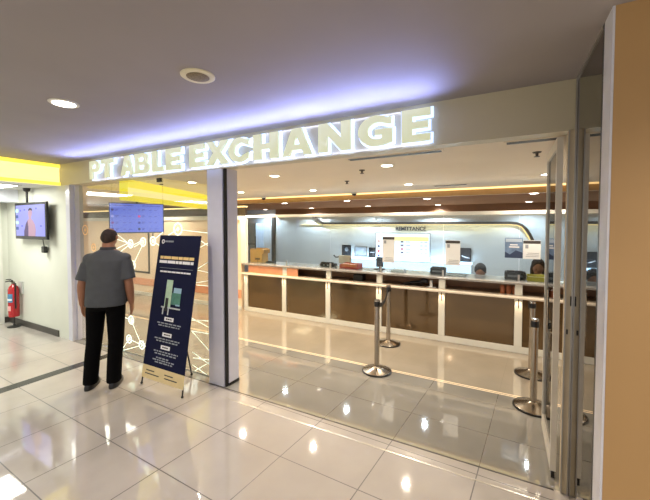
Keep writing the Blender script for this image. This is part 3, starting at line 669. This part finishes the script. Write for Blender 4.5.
MB().lathe([(.02, ZH-.06), (.042, ZH-.045), (.048, ZH-.001)], pxx, TVY+.03, 20).build('ceiling_rose', DARKM, t, True)
MB().tube([(ax1-.22, TVY+.04, 1.475), (ax1-.22, TVY+.05, 1.40), (ax1-.235, TVY+.06, 1.36)], .006).build('cable', BLACK, t, True)
MB().box(ax1-.29, TVY+.04, 1.27, ax1-.19, TVY+.09, 1.37, .01).build('power_adapter', BLACK, t)
# ------------------------------------------------------------------ fire extinguisher
ex, ey = -7.2, 2.45
t = thing('fire_extinguisher', 'red fire extinguisher on a stand in the corner under the television', 'fire extinguisher', (ex, ey, 0))
RD = mat('extinguisher_red', (176, 22, 30), .25, coat=.4)
MB().lathe([(.02, .17), (.07, .175), (.074, .2), (.074, .62), (.06, .67), (.03, .70), (.022, .72)], ex, ey, 28).build('cylinder', RD, t, True, angle=60)
MB().lathe([(.02, .72), (.024, .725), (.024, .755), (.012, .76)], ex, ey, 16).build('valve', STEEL, t, True)
MB().tube([(ex, ey, .75), (ex, ey-.05, .775), (ex, ey-.10, .765)], .009).tube([(ex, ey, .765), (ex, ey-.04, .80), (ex, ey-.09, .80)], .008).build('lever', BLACK, t, True)
MB().tube([(ex+.02, ey, .74), (ex+.08, ey, .73), (ex+.095, ey-.01, .6), (ex+.09, ey-.01, .32)], .011).build('hose', BLACK, t, True)
mb = MB(); ns = 12
def curved_label(z0, z1, a0, a1):
    m = MB()
    for k in range(ns):
        g0, g1 = R(a0+(a1-a0)*k/ns), R(a0+(a1-a0)*(k+1)/ns); q = [(ex+r*math.cos(g), ey+r*math.sin(g)) for r, g in ((.0742, g0), (.0755, g0), (.0755, g1), (.0742, g1))]
        m.prism(q, 'z', z0, z1)
    return m
curved_label(.42, .56, 240, 330).build('blue_label', mat('label_blue', (70, 130, 170), .4, var=.2, scale=30), t)
curved_label(.45, .48, 246, 324).xf(Matrix.Translation((0.0008, -.001, 0))).build('label_band', PRINTW, t)
curved_label(.28, .36, 240, 310).build('pink_label', mat('label_pink', (226, 170, 170), .5, var=0), t)
MB().lathe([(.09, 0), (.09, .012), (.02, .03), (.012, .05), (.012, .175)], ex, ey, 20).build('stand', BLACK, t, True, angle=30)
MB().box(ex-.02, ey+.074, .55, ex+.10, YF-.001, .75).build('wall_bracket', mat('bracket_grey', (190, 192, 188), .4), t)

# ------------------------------------------------------------------ hanging rate screen inside the left glass
t = thing('hanging_screen', 'blue rate screen hanging behind the left glass above the man', 'screen', (-4.724, 3.03, 1.58), math.atan2(.626, .32))
Lh = .352
MB().box(-Lh, 0, 0, Lh, .04, .435, .008).build('casing', BLACK, t, local=True)
sc = MB().box(-Lh+.012, -.004, .014, Lh-.012, -.0005, .423).build('screen', mat('blue_screen', (40, 46, 90), emit=.95, ergb=(108, 128, 246), var=0), t, local=True)
cols = [(40, 30, 120), (170, 170, 250), (120, 40, 160), (60, 40, 170), (90, 90, 200), (210, 70, 150), (50, 50, 150), (30, 30, 90)]
for c in range(2):
    for r in range(4):
        x = -.31+.33*c; z = .335-.092*r
        MB().disc(x, z, -.0065, -.0041, .017).build('flag', mat('screen_flag%d' % (c*4+r), cols[c*4+r], .5, var=0, emit=.4), sc, local=True)
        for xa, xb, za, zb in ((.035, .075, .004, .012), (.035, .06, -.012, -.004), (.13, .16, -.004, .004), (.20, .23, -.004, .004)): MB().box(x+xa, -.006, z+za, x+xb, -.0041, z+zb).build('row_text', mat('screen_text', (60, 62, 170), .5, var=0, emit=.3), sc, local=True)
MB().box(-.3, -.006, .392, -.05, -.0041, .402).box(.06, -.006, .392, .3, -.0041, .402).build('heading_rule', mat('screen_text', (60, 62, 170)), sc, local=True)
MB().box(-.12, .041, .1, .12, .055, .34).tube([(0, .055, .38), (0, .055, .725)], .014).build('hanger', DARKM, t, local=True)
MB().tube([(.2, .02, -.0), (.2, .03, -.06)], .008).build('cable_stub', BLACK, t, True, local=True)

# ------------------------------------------------------------------ ceiling fittings
def downlight(x, y, z, label, group, r=.055, glow=LEDW, power=0, rgb=(255, 238, 210), first=[None]):
    t = thing('ceiling_light', label, 'ceiling light', (x, y, z), group=group)
    MB().lathe([(r*1.35, 0), (r*1.33, -.006), (r*1.02, -.008), (r*1.0, -.004)], 0, 0, 28).build('ring', mat('light_ring', (226, 220, 206), .4), t, True, local=True)
    MB().lathe([(r, -.0062), (r*.98, -.0095)], 0, 0, 28).build('diffuser', glow, t, local=True)
    if power: lamp('ceiling_light_lamp', 'SPOT', (x, y, z-.03), power, rgb, spot_size=R(150), spot_blend=.6, shadow_soft_size=.035)
    return t
downlight(-2.856, 1.29, ZC, 'bright round ceiling light nearest the yellow fascia, outside the shop', 'mall ceiling lights', .07, power=46, rgb=(255, 240, 220))
for i, (x, y) in enumerate(((-4.4, -.9), (-1.5, -1.0), (1.2, -1.0), (1.4, .8), (-4.6, 1.2-3.5), (-1.5, -2.6), (1.2, -2.6))):
    lamp('mall_light', 'SPOT', (x, y, ZC-.03), 72, (255, 246, 234), spot_size=R(150), spot_blend=.6, shadow_soft_size=.035)
    MB_ = downlight(x, y, ZC, 'round mall ceiling light behind the viewer', 'mall ceiling lights behind the viewer', .07)
t = thing('ceiling_speaker', 'round ceiling speaker with cream rim beside the downlight', 'speaker', (-1.63, 1.435, ZC))
n = 40; prof = [(.066, -.001), (.066, -.009), (.09, -.011), (.098, -.006), (.099, -.0005)]
MB().lathe([(.099, -.0005), (.098, -.006), (.09, -.011), (.068, -.009), (.066, -.003)], 0, 0, 40).build('rim', mat('cream_rim', (224, 214, 180), .4), t, True, local=True)
MB().lathe([(.0655, -.0095), (.064, -.0105), (.02, -.0125)], 0, 0, 32).build('grille', mat('speaker_grille', (128, 112, 84), .6, var=.3, scale=120), t, True, local=True)
t = thing('panel_light', 'white rectangular ceiling light in the low ceiling above the door', 'ceiling light', (-6.55, 1.9, ZH))
MB().box(-6.9, 1.35, ZH-.012, -6.22, 2.25, ZH-.0005).build('frame', WHITE, t); MB().box(-6.86, 1.39, ZH-.016, -6.26, 2.21, ZH-.0121).build('diffuser', LEDW, t)
lamp('panel_light_lamp', 'AREA', (-6.55, 1.8, ZH-.03), 24, (236, 246, 236), shape='RECTANGLE', size=.6, size_y=.8)
for i, (x, y) in enumerate(((-6.6, -.4), (-6.6, -2.4))): lamp('passage_lamp', 'AREA', (x, y, ZH-.03), 26, (236, 246, 236), shape='RECTANGLE', size=.6, size_y=.8)
WARM = (255, 238, 214)
for (p, lab) in (((192, 182), 'left of the white pillar'), ((274.5, 175.5), 'just right of the white pillar'), ((387, 165), 'under the sign letters N and G'), ):
    v = onZ(*p, ZI); downlight(v.x, v.y, ZI, 'round light in the white shop ceiling, '+lab, 'white shop ceiling lights', .055, power=80, rgb=WARM)
for (p, lab) in (((241, 192), 'at the right edge of the pillar'), ((313, 190), 'second from the pillar in the far row'), ((408.5, 184), 'third from the pillar in the far row'), ((547, 174), 'beside the open door leaf')):
    v = onZ(*p, ZI); downlight(v.x, v.y, ZI, 'round light in the white shop ceiling, '+lab, 'white shop ceiling lights', .055, power=80, rgb=WARM)
for x, y in ((-7.6, 3.4), (-9.3, 3.8), (-6.6, 4.5), (2., 3.4)): downlight(x, y, ZI, 'round light in the white shop ceiling outside the view', 'shop lights outside the view', .055, power=80, rgb=WARM)
for (p, lab) in (((284.5, 203), 'first of the near row from the left'), ((347, 200.5), 'second of the near row from the left'), ((427, 198.5), 'third of the near row from the left'), ((534, 193), 'last of the near row, beside the door leaf'),
                 ((265.5, 211), 'first of the far row from the left'), ((311.5, 208.0), 'second of the far row from the left'), ((368, 206), 'third of the far row from the left'), ((438, 205.0), 'fourth of the far row from the left'), ((529, 201.5), 'last of the far row, beside the door leaf')):
    v = onZ(*p, 2.2)
    if v.y > YB-.2:
        r_ = (v-CAM); v = CAM+r_*((YB-.32)/r_.y)
    downlight(v.x, v.y, 2.2, 'small light in the brown staff ceiling, '+lab, 'brown staff ceiling lights', .06, power=76, rgb=(232, 242, 255))
downlight(-4.12, 4.35, ZI, 'added amber light hidden behind the white pillar, warming the left counter panels', 'shop lights outside the view', .055, power=100, rgb=(255, 204, 130))  # made-up downlight, added to turn the left counter panels golden
def slot(x0, x1, y, label):
    t = thing('air_slot', label, 'air vent', ((x0+x1)/2, y, ZI), group='linear air vents')
    MB().box(x0, y-.05, ZI-.006, x1, y+.05, ZI-.0005).build('frame', CEILI, t)
    MB().box(x0+.02, y-.032, ZI-.009, x1-.02, y-.006, ZI-.0061).build('slot', BLACK, t); MB().box(x0+.02, y+.008, ZI-.009, x1-.02, y+.034, ZI-.0061).build('slot', BLACK, t)
slot(-1.31, -.45, 2.89, 'long black air slot in the shop ceiling below the sign letters G and E')
slot(-.02, .36, 2.86, 'long black air slot in the shop ceiling beside the door post')
slot(-1.0, -.5, 5.45, 'narrow air slot in the shop ceiling ahead of the gold edge')
DG = mat('sprinkler_dark', (70, 62, 54), .5)
for p, lab in (((362, 170), 'small dark sprinkler below the letter N'), ((347, 181), 'small dark sprinkler in the ceiling above the belted post'), ((537, 152), 'dark sprinkler in front of the air slot by the door post')):
    v = onZ(*p, ZI); t = thing('ceiling_sprinkler', lab, 'sprinkler', (v.x, v.y, ZI), group='ceiling sprinklers')
    MB().lathe([(.035, .001), (.03, -.008), (.012, -.012), (.01, -.035)], 0, 0, 16).build('stem', DG, t, True, local=True); MB().lathe([(.022, -.036), (.024, -.040)], 0, 0, 16).build('deflector', DG, t, local=True)
for p, lab in (((267, 196), 'domed ceiling camera near the gold edge, left one'), ((356.5, 194), 'domed ceiling camera near the gold edge, in line with the far post')):
    v = onZ(*p, ZI)
    y = 6.0; t = thing('ceiling_camera', lab, 'camera', (v.x*y/v.y, y-.12, ZI), group='dome cameras')
    MB().lathe([(.06, .001), (.06, -.02), (.052, -.026)], 0, 0, 20).build('base', WHITE, t, True, local=True); MB().ell((0, 0, -.03), (.045, .045, .035), 16, 10).build('dome', BLACK, t, True, local=True)

# ------------------------------------------------------------------ people
SKIN = mat('skin', (152, 104, 78), .5, var=.06, scale=12)
HAIR = mat('dark_hair', (14, 12, 12), .75, var=.3, scale=60)
SHIRT = mat('charcoal_shirt', (72, 75, 80), .75, var=.08, scale=14, bump=.25)
TROU = mat('black_trousers', (8, 8, 9), .9, spec=.08, var=.15, scale=10, bump=.3)
def hand(mb, w, d, s):
    """w wrist position, d direction down the hand, s=+1 right hand; palm faces the thigh, fingers curl slightly forward"""
    w = Vector(w); d = Vector(d).normalized(); fwd = Vector((0, 1, 0)); fwd = (fwd-d*fwd.dot(d)).normalized(); inn = d.cross(fwd)*(1 if s > 0 else -1)
    if inn.x*s > 0: inn = -inn
    mb.tube([w-d*.02, w+d*.03, w+d*.07, w+d*.095], [(.026, .02), (.036, .017), (.041, .016), (.038, .013)], 12, side=tuple(fwd))
    for k, (o, L) in enumerate(((.029, .068), (.010, .078), (-.010, .072), (-.028, .056))):
        b = w+d*.088+fwd*o
        mb.tube([b-d*.015, b+d*L*.45+inn*.006, b+d*L*.78+inn*.018, b+d*L*.98+inn*.032], [.0095, .009, .008, .0065], 8)
    b = w+d*.025+fwd*.032
    mb.tube([b-fwd*.012, b+d*.03+fwd*.018+inn*.010, b+d*.06+fwd*.020+inn*.018, b+d*.08+fwd*.016+inn*.022], [.012, .011, .0095, .0075], 8)
man = thing('person', 'man in charcoal polo shirt and black trousers, standing back to us at the glass', 'person', (-3.715, 1.97, 0), R(40))
hc = Vector((0, .015, 1.545))
B = MB()
B.loft([(0, 0, .80, .165, .115), (0, 0, .90, .18, .125), (0, .0, 1.0, .172, .122), (0, .0, 1.12, .178, .122), (0, -.005, 1.25, .175, .112), (0, -.01, 1.32, .15, .09), (0, -.01, 1.37, .10, .075), (0, -.005, 1.40, .06, .06)])
B.tube([(0, -.012, 1.34), (0, .0, 1.42), (0, .01, 1.48)], [.066, .06, .058], 18)
B.ell(hc, (.071, .092, .113), 26, 18)
B.ell(hc+Vector((0, .035, -.06)), (.058, .062, .06), 18, 12)                        # jaw
B.tube([hc+Vector((0, .092, .015)), hc+Vector((0, .112, -.015)), hc+Vector((0, .10, -.028))], [.010, .015, .013], 10)   # nose
B.ell(hc+Vector((0, .094, -.056)), (.024, .010, .010), 12, 8)                       # lips
for s in (-1, 1):
    B.ell(hc+Vector((s*.074, -.005, -.008)), (.012, .02, .032), 12, 8)              # ear
    B.ell(hc+Vector((s*.031, .085, .018)), (.016, .012, .010), 12, 8)               # eye
    B.ell(hc+Vector((s*.031, .088, .034)), (.022, .010, .006), 12, 8)
    sh = Vector((s*.165, -.01, 1.285)); el = Vector((s*.222, -.03, 1.03)); wr = Vector((s*.236, .03, .83))
    B.ell(sh, (.05, .05, .052), 16, 12)
    B.tube([sh, sh.lerp(el, .35), sh.lerp(el, .7), el, el.lerp(wr, .25), el.lerp(wr, .65), wr], [.046, .046, .044, .041, .043, .036, .027], 16)
    hand(B, wr, (wr-el)+Vector((s*-.02, .03, 0)), s)
    hp = Vector((s*.095, 0, .82)); kn = Vector((s*.105, .015, .47)); an = Vector((s*.108, -.02, .09))
    B.tube([hp, hp.lerp(kn, .4), kn, kn.lerp(an, .3), kn.lerp(an, .75), an], [.085, .078, .055, .055, .042, .036], 16)
    B.ell((s*.113, .04, .05), (.04, .11, .035), 14, 10)
body = B.build('body', SKIN, man, local=True, remesh=.0065, sm=3)
T = MB()
T.loft([(0, 0, .775, .192, .142), (0, 0, .82, .193, .143), (0, .005, .95, .192, .150), (0, .01, 1.06, .188, .152), (0, 0, 1.18, .190, .142), (0, -.008, 1.27, .196, .130), (0, -.012, 1.335, .165, .108), (0, -.012, 1.385, .095, .08), (0, -.01, 1.40, .072, .07)])
for s in (-1, 1):
    sh = Vector((s*.165, -.01, 1.285)); el = Vector((s*.222, -.03, 1.03))
    T.ell(sh-Vector((s*.006, 0, .0)), (.07, .074, .07), 16, 12)
    T.tube([sh-Vector((s*.04, 0, -.01)), sh.lerp(el, .25), sh.lerp(el, .6), sh.lerp(el, .9)], [.07, .069, .068, .07], 18)
shirt = T.build('polo_shirt', SHIRT, man, local=True, remesh=.009, sm=4)
MB().loft([(0, -.01, 1.385, .078, .074), (0, -.006, 1.43, .068, .066), (0, -.006, 1.432, .064, .062), (0, -.01, 1.39, .07, .066)], 24).build('collar', mat('dark_collar', (52, 54, 60), .8), shirt, True, local=True)
Q = MB()
Q.loft([(0, 0, .74, .172, .128), (0, 0, .80, .182, .134), (0, 0, .86, .178, .13), (0, 0, .90, .17, .122)])
for s in (-1, 1):
    Q.tube([(s*.088, 0, .84), (s*.095, 0, .72), (s*.100, .01, .56), (s*.104, .015, .44), (s*.107, -.01, .28), (s*.109, -.02, .12), (s*.110, -.015, .055)], [(.10, .094), (.10, .09), (.09, .08), (.082, .073), (.078, .07), (.077, .068), (.08, .07)], 20, side=(0, 1, 0))
Q.build('trousers', TROU, man, local=True, remesh=.009, sm=3)
for s in (-1, 1):
    H_ = MB().loft([(s*.113, .035, .0, .048, .135), (s*.113, .035, .02, .05, .137), (s*.113, .03, .045, .047, .128), (s*.112, .012, .075, .042, .10), (s*.111, -.02, .10, .038, .06)], 24, 2.4)
    H_.build('shoe', mat('black_leather', (16, 15, 16), .3), man, True, local=True)
# ring of hair round a bald crown
hm = MB(); nn_ = 40; mm = 8
vs = []; fs = []
for layer, sc_ in ((0, 1.0), (1, 1.035)):
    for i in range(mm+1):
        for k in range(nn_+1):
            a = R(-90)+R(215)*(k/nn_-.5)                    # round the back from temple to temple
            back = 1-abs(k/nn_-.5)*2
            lo, hi = -46+36*(1-back)**1.2, 66-24*(1-back)
            el_ = R(lo+(hi-lo)*i/mm)
            edge = sc_ if 0 < i < mm and 0 < k < nn_ else 1.0
            vs.append((hc.x+.071*edge*math.cos(el_)*math.cos(a)*1.01, hc.y+.092*edge*math.cos(el_)*math.sin(a)*1.01, hc.z+.113*edge*math.sin(el_)*1.01))
st = (mm+1)*(nn_+1)
for L_ in (0, 1):
    for i in range(mm):
        for k in range(nn_):
            q = [L_*st+i*(nn_+1)+k, L_*st+i*(nn_+1)+k+1, L_*st+(i+1)*(nn_+1)+k+1, L_*st+(i+1)*(nn_+1)+k]
            fs.append(q if L_ else q[::-1])
hm.add(vs, fs).build('hair', mat('thinning_hair', (44, 31, 25), .8, var=.5, scale=38), man, True, local=True, angle=180)
MB().box(.165, .02, .80, .20, .07, .90, .008).build('belt_pouch', BLACK, man, local=True)
for o in [man]+list(man.children_recursive):                 # he leans slightly forward and to his right
    if o.type == 'MESH':
        tab = [(0, 0), (.62, .64), (.85, .88), (1.20, 1.27), (1.30, 1.365), (1.42, 1.47), (1.66, 1.665)] if o.name.startswith(('body', 'hair')) else [(0, 0), (.12, .12), (.775, .855), (1.20, 1.265), (1.30, 1.36), (1.44, 1.475), (1.66, 1.66)]
        for v in o.data.vertices:
            for (a0, b0), (a1, b1) in zip(tab[:-1], tab[1:]):
                if a0 <= v.co.z <= a1: v.co.z = b0+(b1-b0)*(v.co.z-a0)/(a1-a0); break
        for v in o.data.vertices: v.co.x += .042*v.co.z; v.co.y += .03*v.co.z

def clerk(name_label, loc, rz, shirt_m, seat, lean, long_hair):
    t = thing('person', name_label, 'person', loc, rz)
    b = MB(); zt = seat
    th = R(lean)
    def tr(p):                                               # lean the upper body forward about the hips
        v = Vector(p)-Vector((0, 0, zt)); return Vector((v.x, v.y*math.cos(th)+v.z*math.sin(th), -v.y*math.sin(th)+v.z*math.cos(th)))+Vector((0, 0, zt))
    up = MB(); up.loft([(0, 0, zt, .17, .12), (0, 0, zt+.18, .155, .11), (0, 0, zt+.36, .18, .11), (0, 0, zt+.46, .16, .09), (0, 0, zt+.51, .07, .06)])
    up.tube([(0, 0, zt+.46), (0, .015, zt+.60)], [.058, .055], 14)
    hd = Vector((0, .03, zt+.68))
    up.ell(hd, (.076, .095, .112), 22, 14); up.ell(hd+Vector((0, .035, -.06)), (.055, .06, .058), 16, 10)
    up.tube([hd+Vector((0, .09, .012)), hd+Vector((0, .11, -.016)), hd+Vector((0, .098, -.028))], [.010, .014, .012], 8)
    up.ell(hd+Vector((0, .093, -.056)), (.023, .01, .009), 10, 8)
    for s in (-1, 1):
        up.ell(hd+Vector((s*.079, -.005, -.008)), (.011, .02, .03), 10, 8); up.ell(hd+Vector((s*.03, .084, .016)), (.015, .012, .009), 10, 8)
    up.v = [tuple(tr(p)) for p in up.v]
    b.add(up.v, up.f)
    sl = MB()
    for s in (-1, 1):
        sh = tr((s*.175, 0, zt+.44)); el = sh+Vector((s*.06, .08, -.25)); wr = Vector((s*.12, sh.y+.30, zt+.24+.06))
        b.tube([sh, sh.lerp(el, .5), el, el.lerp(wr, .5), wr], [.052, .046, .038, .034, .025], 12)
        sl.tube([sh-Vector((s*.03, 0, 0)), sh.lerp(el, .5), el, el.lerp(wr, .3)], [.064, .06, .054, .05], 14)
        d = (wr-el).normalized()
        b.tube([wr, wr+d*.05, wr+d*.09], [(.02, .03), (.016, .038), (.013, .036)], 10)
        for o, L in ((-.028, .06), (-.009, .072), (.010, .07), (.028, .055)):
            p = wr+d*.085+Vector((o, 0, 0)); b.tube([p, p+d*L*.6, p+d*L+Vector((0, 0, -.012))], [.009, .008, .0065], 8)
        p = wr+d*.02+Vector((-s*.025, 0, 0)); b.tube([p, p+d*.03+Vector((-s*.02, 0, 0)), p+d*.06+Vector((-s*.022, 0, -.005))], [.011, .01, .008], 8)
        b.tube([(s*.09, .0, zt+.05), (s*.1, .40, zt+.04), (s*.1, .42, .10)], [.085, .06, .042], 12); b.ell((s*.1, .47, .045), (.042, .11, .045), 12, 8)
    b.build('body', SKIN, t, local=True, remesh=.009, sm=2)
    cl = MB(); cl.loft([(0, 0, zt-.02, .185, .135), (0, 0, zt+.18, .17, .125), (0, 0, zt+.36, .195, .122), (0, 0, zt+.46, .17, .10), (0, 0, zt+.52, .075, .068)]); cl.v = [tuple(tr(p)) for p in cl.v]; cl.add(sl.v, sl.f)
    cl.build('shirt', shirt_m, t, local=True, remesh=.012, sm=3)
    tr_ = MB()
    for s in (-1, 1): tr_.tube([(s*.09, -.04, zt+.05), (s*.1, .41, zt+.04), (s*.1, .43, .12)], [.098, .075, .06], 14)
    tr_.build('trousers', TROU, t, local=True, remesh=.012, sm=2)
    h = MB(); h.ell(hd+Vector((0, -.018, .022)), (.088, .098, .108), 22, 14)
    if long_hair:
        h.ell(hd+Vector((0, -.06, -.07)), (.085, .06, .13), 18, 12)
        for s in (-1, 1): h.ell(hd+Vector((s*.07, -.01, -.07)), (.03, .05, .11), 14, 10)
    h.v = [tuple(tr(p)) for p in h.v]
    h.build('hair', HAIR, t, local=True, remesh=.009, sm=2)
    st = thing('stool', 'dark stool under the clerk with '+('long hair' if long_hair else 'short hair'), 'stool', (loc[0], loc[1], 0), group='staff stools behind the counter')
    MB().lathe([(.16, seat-.09), (.17, seat-.075), (.17, seat-.05), (.15, seat-.035)], 0, 0, 24).build('seat', BLACK, st, True, local=True); MB().lathe([(.025, .03), (.025, seat-.09)], 0, 0, 14).build('post', STEEL, st, True, local=True); MB().lathe([(.2, 0), (.2, .02), (.03, .04)], 0, 0, 24).build('base', DARKM, st, True, local=True)
    return t
v = onY(481, 268, 6.0); clerk('clerk with short dark hair bent low behind the counter', (v.x, 6.25, 0), PI, mat('grey_uniform', (110, 112, 118), .7), .42, 34, False)
v = onY(537.5, 268, 5.95); clerk('clerk with long dark hair and brown top seated behind the right of the counter', (v.x, 6.2, 0), PI, mat('brown_top', (120, 92, 72), .7), .48, 26, True)

# ------------------------------------------------------------------ counter accent lamps, cove light, ambient, camera
for x in PX: lamp('ledge_lamp', 'SPOT', (x, YC-.07, .73), 3.2, (255, 218, 168), spot_size=R(110), spot_blend=.8, shadow_soft_size=.01)
lamp('cove_lamp', 'AREA', (-3.5, 5.95, 2.26), 2, (255, 206, 130), rot=(R(160), 0, 0), shape='RECTANGLE', size=12, size_y=.04)
lamp('contour_lamp', 'AREA', (-2.3, YB-.12, 1.66), 7, (255, 226, 160), rot=(R(20), 0, 0), shape='RECTANGLE', size=5, size_y=.04)
w = bpy.data.worlds.new('world'); S.world = w; w.use_nodes = True
w.node_tree.nodes['Background'].inputs['Color'].default_value = lin((250, 246, 242))+(1,); w.node_tree.nodes['Background'].inputs['Strength'].default_value = .95
cd = bpy.data.cameras.new('camera'); co = bpy.data.objects.new('camera', cd); COL.objects.link(co)
cd.sensor_width = 36; cd.sensor_fit = 'HORIZONTAL'; cd.lens = 36*FPX/650; cd.shift_y = -14/650; cd.clip_start = .05
co.location = CAM; co.rotation_euler = (R(90)-CP, 0, CYAW); S.camera = co
S.view_settings.view_transform = 'Standard'; S.view_settings.look = 'None'; S.view_settings.gamma = 1.; S.view_settings.use_curve_mapping = False
S.view_settings.exposure = 0.0
